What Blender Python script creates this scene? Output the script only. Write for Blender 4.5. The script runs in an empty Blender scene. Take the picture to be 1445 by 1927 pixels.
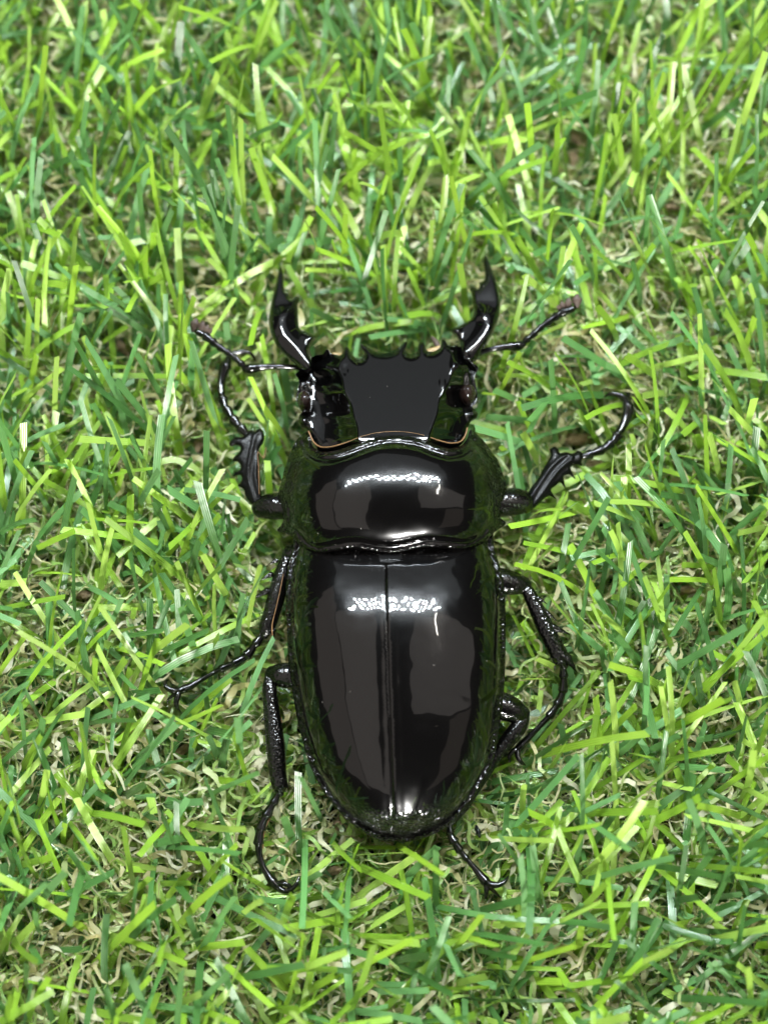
import bpy, math, random
import numpy as np
from mathutils import Vector, Matrix
from mathutils.geometry import delaunay_2d_cdt

# ---------------------------------------------------------------- camera, world, lamps, exposure
S = 0.001                      # all shapes below are written in millimetres
scene = bpy.context.scene
col = scene.collection
PW, PH = 1445.0, 1927.0
TILT = math.radians(15.0)
DIST = 177.0
FPX = DIST * 15.0
LOOK = np.array([0.0, 0.0, 14.0])
FWD = np.array([0.0, math.sin(TILT), -math.cos(TILT)])
UP = np.array([0.0, math.cos(TILT), math.sin(TILT)])
RIGHT = np.array([1.0, 0.0, 0.0])
CAM = LOOK - FWD * DIST

cd = bpy.data.cameras.new('camera')
cam = bpy.data.objects.new('camera', cd)
col.objects.link(cam)
cam.matrix_world = Matrix(((RIGHT[0], UP[0], -FWD[0], CAM[0] * S),
                           (RIGHT[1], UP[1], -FWD[1], CAM[1] * S),
                           (RIGHT[2], UP[2], -FWD[2], CAM[2] * S),
                           (0, 0, 0, 1)))
cd.sensor_fit = 'VERTICAL'
cd.sensor_height = 36.0
cd.lens = 36.0 * FPX / PH
cd.clip_start = 0.005
cd.clip_end = 50.0
cd.dof.use_dof = True
cd.dof.focus_distance = (DIST - 4.0) * S
cd.dof.aperture_fstop = 11.0
scene.camera = cam

world = bpy.data.worlds.new('World')
scene.world = world
world.use_nodes = True
wb = world.node_tree.nodes['Background']
wb.inputs[0].default_value = (1.0, 0.97, 0.93, 1)
wb.inputs[1].default_value = 0.035

scene.view_settings.view_transform = 'Standard'
scene.view_settings.look = 'None'
scene.view_settings.exposure = 0.6
scene.view_settings.gamma = 1.0


def lamp(name, pos_m, target_m, shape, sx, sy, radiance, color):
    ld = bpy.data.lights.new(name, 'AREA')
    ld.shape = shape
    ld.size = sx
    if shape in ('RECTANGLE', 'ELLIPSE'):
        ld.size_y = sy
    area = sx * sy * (math.pi / 4 if shape in ('DISK', 'ELLIPSE') else 1.0)
    ld.energy = radiance * math.pi * area
    ld.color = color
    o = bpy.data.objects.new(name, ld)
    col.objects.link(o)
    o.location = pos_m
    z = (Vector(pos_m) - Vector(target_m)).normalized()      # lamps shine along -z; their length runs front to back
    x = Vector((0, 1, 0)).cross(z).normalized()
    y = z.cross(x)
    o.rotation_euler = Matrix((x, y, z)).transposed().to_euler()
    return o


# the strip of small LED spots in front of the beetle, three staggered rows
for row in range(3):
    for k in range(13):
        x = -0.36 + 0.74 * (k + 0.5 * (row % 2)) / 12.5
        lamp('led_spot', (x, 0.370 + 0.050 * row, 0.68), (0, 0, 0.02), 'DISK', 0.021, 0.021, 300.0, (0.86, 0.95, 1.0))
# fluorescent tube above right; then a lamp added behind the camera for blade sheen
lamp('ceiling_tube_or_added_lamp', (0.62, 0.35, 1.15), (0, 0, 0.02), 'RECTANGLE', 0.03, 0.36, 34.0, (1.0, 0.95, 0.86))
lamp('ceiling_tube_or_added_lamp', (0.35, -2.45, 0.92), (0, 0, 0.02), 'RECTANGLE', 0.26, 0.14, 720.0, (1.0, 0.98, 0.94))
# pale ceiling bays; the person taking the picture stands in the dark gap between them
lamp('ceiling_bay', (-0.72, -0.62, 1.40), (-0.72, -0.62, 0.0), 'RECTANGLE', 0.98, 2.6, 0.48, (1.0, 0.91, 0.84))
lamp('ceiling_bay', (-3.05, -0.50, 1.45), (-3.05, -0.50, 0.0), 'RECTANGLE', 3.5, 3.7, 0.36, (1.0, 0.89, 0.81))
lamp('ceiling_bay', (1.90, 0.10, 1.40), (1.90, 0.10, 0.0), 'RECTANGLE', 3.3, 1.0, 0.44, (1.0, 0.92, 0.86))
lamp('ceiling_bay', (2.60, -1.45, 1.45), (2.60, -1.45, 0.0), 'RECTANGLE', 2.6, 1.9, 0.20, (1.0, 0.86, 0.74))
lamp('ceiling_bay', (0.10, 2.20, 1.40), (0.10, 2.20, 0.0), 'RECTANGLE', 2.6, 2.2, 0.28, (0.92, 0.97, 1.0))


# ---------------------------------------------------------------- pixel <-> place
def unproject(px, py, z):
    """the point at height z (mm above the turf backing) that photograph pixel (px, py) looks at"""
    px, py, z = np.broadcast_arrays(np.asarray(px, float), np.asarray(py, float), np.asarray(z, float))
    a = (px - PW / 2) / FPX
    b = -(py - PH / 2) / FPX
    d = FWD + a[..., None] * RIGHT + b[..., None] * UP
    t = (z - CAM[2]) / d[..., 2]
    return CAM + d * t[..., None]


def project(P):
    v = P - CAM
    dep = v @ FWD
    return PW / 2 + FPX * (v @ RIGHT) / dep, PH / 2 - FPX * (v @ UP) / dep


def zoomed(pts, ox, oy, s):
    return [(ox + s * x, oy + s * y) for x, y in pts]


# ---------------------------------------------------------------- object helpers
WORLD0 = {}


def tag(o, label=None, cat=None, group=None, kind=None):
    if label: o['label'] = label
    if cat: o['category'] = cat
    if group: o['group'] = group
    if kind: o['kind'] = kind
    return o


def link(o, origin, parent):
    col.objects.link(o)
    if parent is not None:
        o.parent = parent
        o.location = Vector(origin * S) - Vector(WORLD0[parent.name])
    else:
        o.location = Vector(origin * S)
    WORLD0[o.name] = tuple(origin * S)
    return o


def empty(name, origin):
    o = bpy.data.objects.new(name, None)
    o.empty_display_size = 0.01
    return link(o, np.asarray(origin, float), None)


def mesh_obj(name, V, F, mat, parent=None, smooth=True, attrs=None, origin=None):
    V = np.asarray(V, float)
    if origin is None:
        origin = np.array([V[:, 0].mean(), V[:, 1].mean(), V[:, 2].min()])
    me = bpy.data.meshes.new(name)
    me.from_pydata(((V - origin) * S).tolist(), [], F if isinstance(F, list) else F.tolist())
    if smooth:
        me.polygons.foreach_set('use_smooth', np.ones(len(me.polygons), bool))
    if attrs:
        for k, a in attrs.items():
            a = np.asarray(a, np.float32)
            if a.ndim == 1:
                at = me.attributes.new(k, 'FLOAT', 'POINT')
                at.data.foreach_set('value', a)
            else:
                at = me.attributes.new(k, 'FLOAT_COLOR', 'POINT')
                at.data.foreach_set('color', np.c_[a, np.ones(len(a))].astype(np.float32).ravel())
    me.materials.append(mat)
    me.update()
    return link(bpy.data.objects.new(name, me), origin, parent)


# ---------------------------------------------------------------- materials
def new_mat(name):
    m = bpy.data.materials.new(name)
    m.use_nodes = True
    nt = m.node_tree
    nt.nodes.clear()
    out = nt.nodes.new('ShaderNodeOutputMaterial')
    return m, nt, out


def N(nt, kind, **kw):
    n = nt.nodes.new(kind)
    for k, v in kw.items():
        if k in n.inputs:
            n.inputs[k].default_value = v
        else:
            setattr(n, k, v)
    return n


def chitin(name, base, rough, haze, speck=0.5, pit=0.0, wave=0.0, pit_scale=2300.0, glow=0.22, spec=0.5):
    """black beetle shell: sharp gloss over a little haze, dust specks, pits where 'pit' says so"""
    m, nt, out = new_mat(name)
    L = nt.links.new
    tc = N(nt, 'ShaderNodeTexCoord')
    # dust specks
    vor = N(nt, 'ShaderNodeTexVoronoi', Scale=620.0)
    L(tc.outputs['Object'], vor.inputs['Vector'])
    th = N(nt, 'ShaderNodeMath', operation='LESS_THAN')
    th.inputs[1].default_value = 0.0355
    L(vor.outputs['Distance'], th.inputs[0])
    wn = N(nt, 'ShaderNodeTexWhiteNoise')
    L(vor.outputs['Position'], wn.inputs['Vector'])
    pick = N(nt, 'ShaderNodeMath', operation='GREATER_THAN')
    pick.inputs[1].default_value = 1.0 - 0.30 * speck
    L(wn.outputs['Value'], pick.inputs[0])
    sp = N(nt, 'ShaderNodeMath', operation='MULTIPLY')
    L(th.outputs[0], sp.inputs[0]); L(pick.outputs[0], sp.inputs[1])
    mix = N(nt, 'ShaderNodeMix', data_type='RGBA')
    mix.inputs[6].default_value = (*[c * 0.25 for c in base], 1)
    mix.inputs[7].default_value = (0.30, 0.28, 0.25, 1)
    L(sp.outputs[0], mix.inputs[0])
    # relief
    at = N(nt, 'ShaderNodeAttribute', attribute_name='pit')
    pv = N(nt, 'ShaderNodeTexVoronoi', Scale=pit_scale)
    L(tc.outputs['Object'], pv.inputs['Vector'])
    pm = N(nt, 'ShaderNodeMath', operation='MULTIPLY')
    pa = N(nt, 'ShaderNodeMath', operation='ADD')
    pa.inputs[1].default_value = pit
    L(at.outputs['Fac'], pa.inputs[0])
    L(pv.outputs['Distance'], pm.inputs[0]); L(pa.outputs[0], pm.inputs[1])
    b1 = N(nt, 'ShaderNodeBump', Strength=1.0, Distance=0.00016)
    L(pm.outputs[0], b1.inputs['Height'])
    nz = N(nt, 'ShaderNodeTexNoise', Scale=170.0, Detail=2.0)
    L(tc.outputs['Object'], nz.inputs['Vector'])
    b2 = N(nt, 'ShaderNodeBump', Strength=1.0, Distance=wave * 0.001)
    L(nz.outputs['Fac'], b2.inputs['Height'])
    L(b1.outputs['Normal'], b2.inputs['Normal'])
    p = N(nt, 'ShaderNodeBsdfPrincipled', Roughness=rough, IOR=1.56)
    p.inputs['Specular IOR Level'].default_value = spec
    L(mix.outputs[2], p.inputs['Base Color']); L(b2.outputs['Normal'], p.inputs['Normal'])
    g = N(nt, 'ShaderNodeBsdfPrincipled', Roughness=glow, IOR=1.56)
    g.inputs['Specular IOR Level'].default_value = spec
    L(mix.outputs[2], g.inputs['Base Color']); L(b2.outputs['Normal'], g.inputs['Normal'])
    ms = N(nt, 'ShaderNodeMixShader')
    ms.inputs[0].default_value = haze
    L(p.outputs[0], ms.inputs[1]); L(g.outputs[0], ms.inputs[2])
    L(ms.outputs[0], out.inputs[0])
    return m


M_SHELL = chitin('glossy_black_shell', (0.0035, 0.003, 0.003), 0.03, 0.26, speck=1.3, wave=0.24)
M_HEAD = chitin('satin_black_head', (0.0035, 0.0035, 0.0035), 0.05, 0.06, speck=1.2, wave=0.04)
M_JAW = chitin('black_mandible', (0.0035, 0.0035, 0.0035), 0.06, 0.08, speck=1.2, wave=0.06)
M_LEG = chitin('pitted_black_leg', (0.004, 0.0035, 0.0035), 0.09, 0.10, speck=1.2, pit=0.22, wave=0.08, pit_scale=3800.0)
M_TIB = chitin('rough_black_shin', (0.005, 0.0045, 0.004), 0.16, 0.16, speck=2.0, pit=0.45, wave=0.08, pit_scale=3300.0)
M_BLADE_SHIN = chitin('matt_black_fore_shin', (0.006, 0.006, 0.0055), 0.24, 0.3, speck=1.8, pit=0.10, wave=0.03, pit_scale=3300.0, glow=0.4, spec=0.14)
M_TARS = chitin('black_foot', (0.004, 0.004, 0.004), 0.10, 0.10, speck=0.3, wave=0.05)
M_EYE = chitin('dark_brown_eye', (0.050, 0.028, 0.022), 0.05, 0.08, speck=0.0)


def plain(name, color, rough, trans=0.0, bump=0.0, scale=900.0, var=0.3):
    m, nt, out = new_mat(name)
    L = nt.links.new
    tc = N(nt, 'ShaderNodeTexCoord')
    nz = N(nt, 'ShaderNodeTexNoise', Scale=scale, Detail=4.0)
    L(tc.outputs['Object'], nz.inputs['Vector'])
    mix = N(nt, 'ShaderNodeMix', data_type='RGBA')
    mix.inputs[6].default_value = (*[c * (1 - var) for c in color], 1)
    mix.inputs[7].default_value = (*[min(1, c * (1 + var)) for c in color], 1)
    L(nz.outputs['Fac'], mix.inputs[0])
    p = N(nt, 'ShaderNodeBsdfPrincipled', Roughness=rough)
    b = N(nt, 'ShaderNodeBump', Strength=1.0, Distance=bump * 0.001)
    L(nz.outputs['Fac'], b.inputs['Height'])
    L(mix.outputs[2], p.inputs['Base Color']); L(b.outputs['Normal'], p.inputs['Normal'])
    L(p.outputs[0], out.inputs[0])
    return m


M_CLUB = plain('brown_antenna_club', (0.055, 0.034, 0.024), 0.6, bump=0.05, scale=3000)
M_HAIR = plain('golden_hair_fringe', (0.20, 0.105, 0.040), 0.55, bump=0.08, scale=4000)
M_LABRUM = plain('pale_mouth_skin', (0.30, 0.20, 0.08), 0.45, scale=2000)
M_CHIP = plain('tan_wood', (0.50, 0.35, 0.22), 0.8, bump=0.5, scale=1200, var=0.6)
M_BEAD = plain('black_rubber', (0.012, 0.013, 0.015), 0.22, bump=0.1, scale=900)


def ribbon_mat(name, rough, trans, stripes, spec, coat):
    """plastic turf fibre: its colour is stored on the fibre, fine lines run along it"""
    m, nt, out = new_mat(name)
    L = nt.links.new
    at = N(nt, 'ShaderNodeAttribute', attribute_name='tint')
    uv = N(nt, 'ShaderNodeAttribute', attribute_name='across')
    wv = N(nt, 'ShaderNodeMath', operation='MULTIPLY'); wv.inputs[1].default_value = stripes
    L(uv.outputs['Fac'], wv.inputs[0])
    sn = N(nt, 'ShaderNodeMath', operation='SINE'); L(wv.outputs[0], sn.inputs[0])
    b = N(nt, 'ShaderNodeBump', Strength=1.0, Distance=0.000014)
    L(sn.outputs[0], b.inputs['Height'])
    tc = N(nt, 'ShaderNodeTexCoord')
    nz = N(nt, 'ShaderNodeTexNoise', Scale=700.0, Detail=3.0)
    L(tc.outputs['Object'], nz.inputs['Vector'])
    b2 = N(nt, 'ShaderNodeBump', Strength=0.8, Distance=0.00008)
    L(nz.outputs['Fac'], b2.inputs['Height']); L(b.outputs['Normal'], b2.inputs['Normal'])
    p = N(nt, 'ShaderNodeBsdfPrincipled', Roughness=rough, IOR=1.5)
    p.inputs['Specular IOR Level'].default_value = spec
    p.inputs['Coat Weight'].default_value = coat
    p.inputs['Coat Roughness'].default_value = 0.29
    p.inputs['Coat IOR'].default_value = 1.70
    L(at.outputs['Color'], p.inputs['Base Color']); L(b2.outputs['Normal'], p.inputs['Normal']); L(b2.outputs['Normal'], p.inputs['Coat Normal'])
    t = N(nt, 'ShaderNodeBsdfTranslucent')
    L(at.outputs['Color'], t.inputs['Color'])
    ms = N(nt, 'ShaderNodeMixShader'); ms.inputs[0].default_value = trans
    L(p.outputs[0], ms.inputs[1]); L(t.outputs[0], ms.inputs[2])
    L(ms.outputs[0], out.inputs[0])
    return m


M_BLADE = ribbon_mat('plastic_grass_blade', 0.38, 0.30, 11.0, 0.6, 1.0)
M_THATCH = ribbon_mat('crimped_thatch_fibre', 0.30, 0.45, 12.0, 0.6, 0.6)


def backing_mat():
    m, nt, out = new_mat('woven_black_backing')
    L = nt.links.new
    tc = N(nt, 'ShaderNodeTexCoord')
    vor = N(nt, 'ShaderNodeTexVoronoi', Scale=420.0)
    L(tc.outputs['Object'], vor.inputs['Vector'])
    nz = N(nt, 'ShaderNodeTexNoise', Scale=60.0, Detail=5.0)
    L(tc.outputs['Object'], nz.inputs['Vector'])
    ramp = N(nt, 'ShaderNodeValToRGB')
    e = ramp.color_ramp.elements
    e[0].position, e[0].color = 0.45, (0.012, 0.013, 0.014, 1)
    e[1].position, e[1].color = 0.72, (0.07, 0.05, 0.03, 1)
    L(nz.outputs['Fac'], ramp.inputs[0])
    b = N(nt, 'ShaderNodeBump', Strength=1.0, Distance=0.0012, invert=True)
    L(vor.outputs['Distance'], b.inputs['Height'])
    p = N(nt, 'ShaderNodeBsdfPrincipled', Roughness=0.28)
    L(ramp.outputs[0], p.inputs['Base Color']); L(b.outputs['Normal'], p.inputs['Normal'])
    L(p.outputs[0], out.inputs[0])
    return m


M_BACK = backing_mat()


# ---------------------------------------------------------------- shape helpers
def catmull(pts, step, closed=False):
    P = np.asarray(pts, float)
    n = len(P)
    out = []
    rng = range(n if closed else n - 1)
    for i in rng:
        if closed:
            p0, p1, p2, p3 = P[(i - 1) % n], P[i], P[(i + 1) % n], P[(i + 2) % n]
        else:
            p0, p1, p2, p3 = P[max(i - 1, 0)], P[i], P[i + 1], P[min(i + 2, n - 1)]
        d0 = max(np.linalg.norm(p1[:2] - p0[:2]), 1e-6) ** 0.5
        d1 = max(np.linalg.norm(p2[:2] - p1[:2]), 1e-6) ** 0.5
        d2 = max(np.linalg.norm(p3[:2] - p2[:2]), 1e-6) ** 0.5
        if d0 < 1e-2: d0 = d1
        if d2 < 1e-2: d2 = d1
        m1 = d1 * ((p1 - p0) / d0 - (p2 - p0) / (d0 + d1) + (p2 - p1) / d1)
        m2 = d1 * ((p2 - p1) / d1 - (p3 - p1) / (d1 + d2) + (p3 - p2) / d2)
        k = max(1, int(round(np.linalg.norm(p2[:2] - p1[:2]) / step)))
        t = (np.arange(k) / k)[:, None]
        out.append((2 * t**3 - 3 * t**2 + 1) * p1 + (t**3 - 2 * t**2 + t) * m1 + (-2 * t**3 + 3 * t**2) * p2 + (t**3 - t**2) * m2)
    if not closed:
        out.append(P[-1:])
    return np.vstack(out)


def inside(poly, X, Y):
    r = np.zeros(X.shape, bool)
    n = len(poly)
    for i in range(n):
        x1, y1 = poly[i]; x2, y2 = poly[(i + 1) % n]
        if y1 == y2: continue
        c = ((Y >= min(y1, y2)) & (Y < max(y1, y2)))
        xs = x1 + (Y - y1) * (x2 - x1) / (y2 - y1)
        r ^= c & (X < xs)
    return r


def seg_dist(poly, X, closed=True):
    """distance of points X (n,2) to a polyline"""
    A = np.asarray(poly)[:, :2]
    B = np.roll(A, -1, 0)
    if not closed:
        A, B = A[:-1], B[:-1]
    best = np.full(len(X), 1e9)
    for a, b in zip(A, B):
        ab = b - a
        t = np.clip(((X - a) @ ab) / max(ab @ ab, 1e-9), 0, 1)
        best = np.minimum(best, np.hypot(*(X - a - t[:, None] * ab).T))
    return best


class Sheet:
    """a triangulated outline with a smooth height field phi (0 on the outline, 1 at most)"""

    def __init__(self, outline, step, smooth=True, seam=None):
        poly = catmull(outline, step, True) if smooth else np.asarray(outline, float)
        lo, hi = poly.min(0) - step, poly.max(0) + step
        rows = np.arange(lo[1], hi[1], step * 0.866)
        g = []
        for j, y in enumerate(rows):
            xs = np.arange(lo[0] + (step / 2 if j % 2 else 0), hi[0], step)
            g.append(np.c_[xs, np.full(len(xs), y)])
        g = np.vstack(g)
        g = g[inside(poly, g[:, 0], g[:, 1])]
        g = g[seg_dist(poly, g) > step * 0.55]
        pts = [Vector(p) for p in poly]
        n = len(poly)
        edges = [(i, (i + 1) % n) for i in range(n)]
        if seam is not None:
            sp = catmull(seam, step)
            g = g[seg_dist(sp, g, False) > step * 0.55]
            k0 = len(pts)
            pts += [Vector(p) for p in sp]
            edges += [(k0 + i, k0 + i + 1) for i in range(len(sp) - 1)]
        pts += [Vector(p) for p in g]
        r = delaunay_2d_cdt(pts, edges, [], 1, 1e-4)
        self.P = np.array([tuple(v) for v in r[0]])
        T = np.array([f for f in r[2] if len(f) == 3])
        a, b, c = (self.P[T[:, k]] for k in range(3))
        ar = (b[:, 0] - a[:, 0]) * (c[:, 1] - a[:, 1]) - (b[:, 1] - a[:, 1]) * (c[:, 0] - a[:, 0])
        T = T[np.abs(ar) > 1e-6]; ar = ar[np.abs(ar) > 1e-6]
        T[ar > 0] = T[ar > 0][:, ::-1]          # photograph y runs down: face the camera
        self.T = T
        self.poly = poly
        self.d = seg_dist(poly, self.P)
        self._solve()

    def _solve(self):
        P, T = self.P, self.T
        n = len(P)
        I, J, W = [], [], []
        area = np.zeros(n)
        for k in range(3):
            o, p, q = T[:, k], T[:, (k + 1) % 3], T[:, (k + 2) % 3]
            u, v = P[p] - P[o], P[q] - P[o]
            cr = np.abs(u[:, 0] * v[:, 1] - u[:, 1] * v[:, 0])
            w = np.clip(0.5 * (u * v).sum(1) / np.maximum(cr, 1e-9), -3, 6)
            I += [p, q]; J += [q, p]; W += [w, w]
            area += np.bincount(o, cr / 6, n)
        I, J, W = map(np.concatenate, (I, J, W))
        diag = np.bincount(I, W, n)
        free = self.d > 1e-3
        diag = np.where(diag > 1e-9, diag, 1)

        def A(x):
            return np.where(free, diag * x - np.bincount(I, W * x[J], n), 0)
        b = np.where(free, area, 0)
        x = np.zeros(n); r = b.copy(); z = r / diag; p = z.copy(); rz = r @ z
        for _ in range(900):
            Ap = A(p); al = rz / max(p @ Ap, 1e-30)
            x += al * p; r -= al * Ap
            if np.abs(r).max() < 1e-6 * np.abs(b).max(): break
            z = r / diag; rz2 = r @ z; p = z + (rz2 / rz) * p; rz = rz2
        self.phi = np.clip(x / x.max(), 0, 1)
        self.phi_raw = np.clip(x, 0, None)

    def boundary(self, T):
        """directed border edges of the triangles T"""
        cnt = {}
        for t in T.tolist():
            for k in range(3):
                e = (t[k], t[(k + 1) % 3])
                cnt[e] = 1
        return [e for e in cnt if (e[1], e[0]) not in cnt]

    def solid(self, name, ztop, zbot, mat, parent, zref=None, keep=None, attrs=None):
        """top surface through the pixels at height ztop, underside straight below it at zbot"""
        T = self.T if keep is None else self.T[keep]
        used = np.unique(T)
        idx = -np.ones(len(self.P), int); idx[used] = np.arange(len(used))
        T = idx[T]
        P = self.P[used]
        zt, zb = ztop[used], zbot[used]
        top = unproject(P[:, 0], P[:, 1], zt)
        zr = zt if zref is None else zref[used]
        bot = unproject(P[:, 0], P[:, 1], zr)
        bot[:, 2] = np.minimum(zb, zt - 0.02)
        n = len(P)
        V = np.vstack([top, bot])
        F = T.tolist() + (T[:, ::-1] + n).tolist()
        F += [(e[1], e[0], e[0] + n, e[1] + n) for e in self.boundary(T)]
        at = {}
        if attrs:
            for k, a in attrs.items():
                at[k] = np.r_[a[used], np.zeros(n)]
        return mesh_obj(name, V, F, mat, parent, attrs=at)


def tube_arrays(P, R, seg=10, flat=1.0, caps=True):
    """rings of radius R (mm) round the centre line P (mm); rounded tips"""
    P = np.asarray(P, float); R = np.asarray(R, float)
    if caps:
        t0 = (P[0] - P[1]) / max(np.linalg.norm(P[0] - P[1]), 1e-9)
        t1 = (P[-1] - P[-2]) / max(np.linalg.norm(P[-1] - P[-2]), 1e-9)
        a = np.radians([80, 55, 28])
        P = np.vstack([P[0] + t0 * R[0] * np.sin(a)[:, None], P, P[-1] + t1 * R[-1] * np.sin(a[::-1])[:, None]])
        R = np.r_[R[0] * np.cos(a), R, R[-1] * np.cos(a[::-1])]
    T = np.gradient(P, axis=0)
    T /= np.maximum(np.linalg.norm(T, axis=1), 1e-9)[:, None]
    up = np.array([0, 0, 1.0])
    side = np.cross(T, up)
    ln = np.linalg.norm(side, axis=1)
    side[ln < 0.05] = (1, 0, 0)
    side /= np.linalg.norm(side, axis=1)[:, None]
    nor = np.cross(side, T)
    ang = np.linspace(0, 2 * math.pi, seg, endpoint=False)
    V = P[:, None] + R[:, None, None] * (np.cos(ang)[None, :, None] * side[:, None] + flat * np.sin(ang)[None, :, None] * nor[:, None])
    m = len(P)
    F = []
    for i in range(m - 1):
        for k in range(seg):
            k2 = (k + 1) % seg
            F.append((i * seg + k, i * seg + k2, (i + 1) * seg + k2, (i + 1) * seg + k))
    F.append(tuple(range(seg - 1, -1, -1)))
    F.append(tuple((m - 1) * seg + k for k in range(seg)))
    return V.reshape(-1, 3), F


def px_path(rows, step=3.0):
    """rows of (px, py, z mm, radius px) -> centre line in mm, radii in mm"""
    C = catmull(rows, step)
    P = unproject(C[:, 0], C[:, 1], C[:, 2])
    dep = (P - CAM) @ FWD
    return P, np.maximum(C[:, 3], 0.4) * dep / FPX


def join(parts):
    V, F, n = [], [], 0
    for v, f in parts:
        V.append(v); F += [tuple(i + n for i in t) for t in f]; n += len(v)
    return np.vstack(V), F


def bead_rows(rows, joints, amp, step=2.0):
    """swell each segment of a foot or feeler towards its far end"""
    C = catmull(rows, step)
    s = np.r_[0, np.cumsum(np.hypot(*np.diff(C[:, :2], axis=0).T))]
    s /= s[-1]
    J = np.asarray(joints)
    k = np.clip(np.searchsorted(J, s, 'right') - 1, 0, len(J) - 2)
    f = np.clip((s - J[k]) / (J[k + 1] - J[k]), 0, 1)
    C[:, 3] *= 1 - amp + 2 * amp * f ** 1.5 - amp * 1.6 * np.clip((f - 0.86) / 0.14, 0, 1)
    P = unproject(C[:, 0], C[:, 1], C[:, 2])
    return P, np.maximum(C[:, 3], 0.6) * ((P - CAM) @ FWD) / FPX


def sm(x, a, b):
    t = np.clip((x - a) / (b - a), 0, 1)
    return t * t * (3 - 2 * t)


# ---------------------------------------------------------------- outlines read off the photograph (pixels)
PRONOTUM = [(580, 812), (560, 826), (549, 846), (541, 866), (534, 888), (530, 906), (525, 922), (523, 936), (527, 946), (531, 957), (533, 968),
            (531, 985), (522, 998), (538, 1003), (552, 1012), (566, 1029), (580, 1039), (596, 1044), (615, 1043), (633, 1040), (655, 1036), (675, 1036),
            (699, 1041), (733, 1045), (760, 1042), (780, 1037), (800, 1033), (832, 1034), (865, 1037), (890, 1034), (912, 1021), (928, 1003),
            (940, 994), (952, 984), (943, 976), (941, 960), (944, 946), (950, 932), (953, 918), (951, 906), (947, 896), (942, 880), (935, 864), (924, 848), (912, 832),
            (900, 820), (885, 808), (880, 822), (868, 838), (850, 843), (825, 838), (800, 828), (770, 821), (739, 819), (710, 822), (680, 831),
            (650, 842), (625, 849), (603, 849), (588, 838)]
ELYTRA = [(556, 985), (551, 1032), (543, 1060), (539, 1095), (538, 1129), (540, 1179), (543, 1246), (550, 1296), (558, 1346), (570, 1396), (583, 1439),
          (606, 1486), (640, 1529), (673, 1559), (706, 1577), (728, 1584), (741, 1583), (758, 1585), (782, 1581), (816, 1570), (849, 1549), (882, 1512), (909, 1469),
          (929, 1426), (938, 1379), (945, 1329), (949, 1280), (951, 1213), (951, 1160), (949, 1112), (942, 1072), (930, 1032), (922, 985),
          (870, 960), (740, 955), (610, 960)]
SEAM = [(727, 958), (727, 1046), (727, 1100), (730, 1200), (733, 1300), (737, 1400), (740, 1500), (741, 1581)]
HEAD = [(600, 848), (590, 832), (584, 818), (577, 806), (567, 801), (562, 792), (564, 781), (569, 774), (563, 766), (558, 750), (560, 735), (563, 722), (561, 712), (556, 704),
        (563, 697), (570, 690), (579, 679), (593, 669), (608, 666), (614, 658), (619, 659), (621, 664), (632, 667), (641, 668), (645, 663), (648, 655), (653, 652), (657, 656), (659, 662), (664, 669),
        (671, 673), (679, 673), (684, 668), (684, 661), (679, 654), (678, 648), (683, 647), (692, 653), (702, 659), (714, 662), (730, 662), (743, 658), (754, 650), (761, 643), (766, 643), (765, 651), (763, 658),
        (766, 664), (773, 666), (781, 664), (785, 658), (787, 648), (792, 643), (797, 645), (800, 654), (805, 660), (815, 661), (826, 655), (830, 648), (831, 639), (837, 640), (842, 648), (852, 651), (864, 653), (874, 660),
        (883, 671), (890, 683), (899, 690), (898, 697), (893, 706), (894, 718), (896, 730), (898, 745), (896, 757), (888, 765), (893, 771), (899, 778), (896, 786), (886, 792), (881, 804),
        (877, 822), (866, 838), (845, 846), (800, 850), (740, 852), (680, 852), (640, 852)]
JAW_L = zoomed([(717, 156), (728, 190), (733, 240), (735, 290), (746, 326), (764, 331), (769, 352), (772, 372), (790, 378), (806, 366), (825, 356), (840, 364), (838, 382), (828, 402), (830, 450),
                (831, 510), (836, 560), (852, 582), (880, 590), (912, 603), (940, 618), (950, 634), (938, 652), (916, 678), (908, 706), (915, 740), (935, 790), (920, 850), (880, 860), (845, 832), (815, 806), (770, 768), (720, 722), (690, 682), (665, 632),
                (646, 575), (640, 520), (650, 435), (665, 360), (684, 280), (700, 210)], 330, 460, 0.2768)
JAW_R = zoomed([(696, 75), (712, 105), (728, 142), (750, 200), (770, 260), (785, 330), (793, 400), (786, 480), (768, 545), (740, 608), (702, 668), (660, 735), (625, 790), (560, 800), (530, 740),
                (522, 690), (526, 655), (502, 620), (474, 594), (466, 578), (480, 566), (510, 556), (560, 532), (602, 508), (618, 470), (620, 430), (618, 375), (605, 322), (596, 300), (602, 288), (622, 292), (650, 302),
                (660, 285), (660, 262), (678, 254), (693, 242), (698, 215), (697, 180), (691, 130), (690, 95)], 720, 460, 0.2768)
SHIN_FL = zoomed([(560, 1670), (500, 1600), (462, 1540), (445, 1480), (405, 1450), (385, 1440), (412, 1400), (428, 1360), (410, 1326), (370, 1326), (338, 1338), (352, 1305), (385, 1280), (415, 1250), (405, 1205), (370, 1180),
                  (328, 1175), (345, 1130), (385, 1095), (415, 1050), (400, 1015), (360, 1003), (318, 1020), (296, 1010), (296, 975), (330, 938), (385, 918), (430, 922), (465, 890), (490, 855), (530, 848), (575, 860), (592, 836), (630, 832), (658, 862),
                  (666, 930), (645, 995), (612, 1040), (614, 1120), (624, 1250), (626, 1400), (640, 1560), (650, 1660), (605, 1700)], 380, 660, 0.1764)
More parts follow.
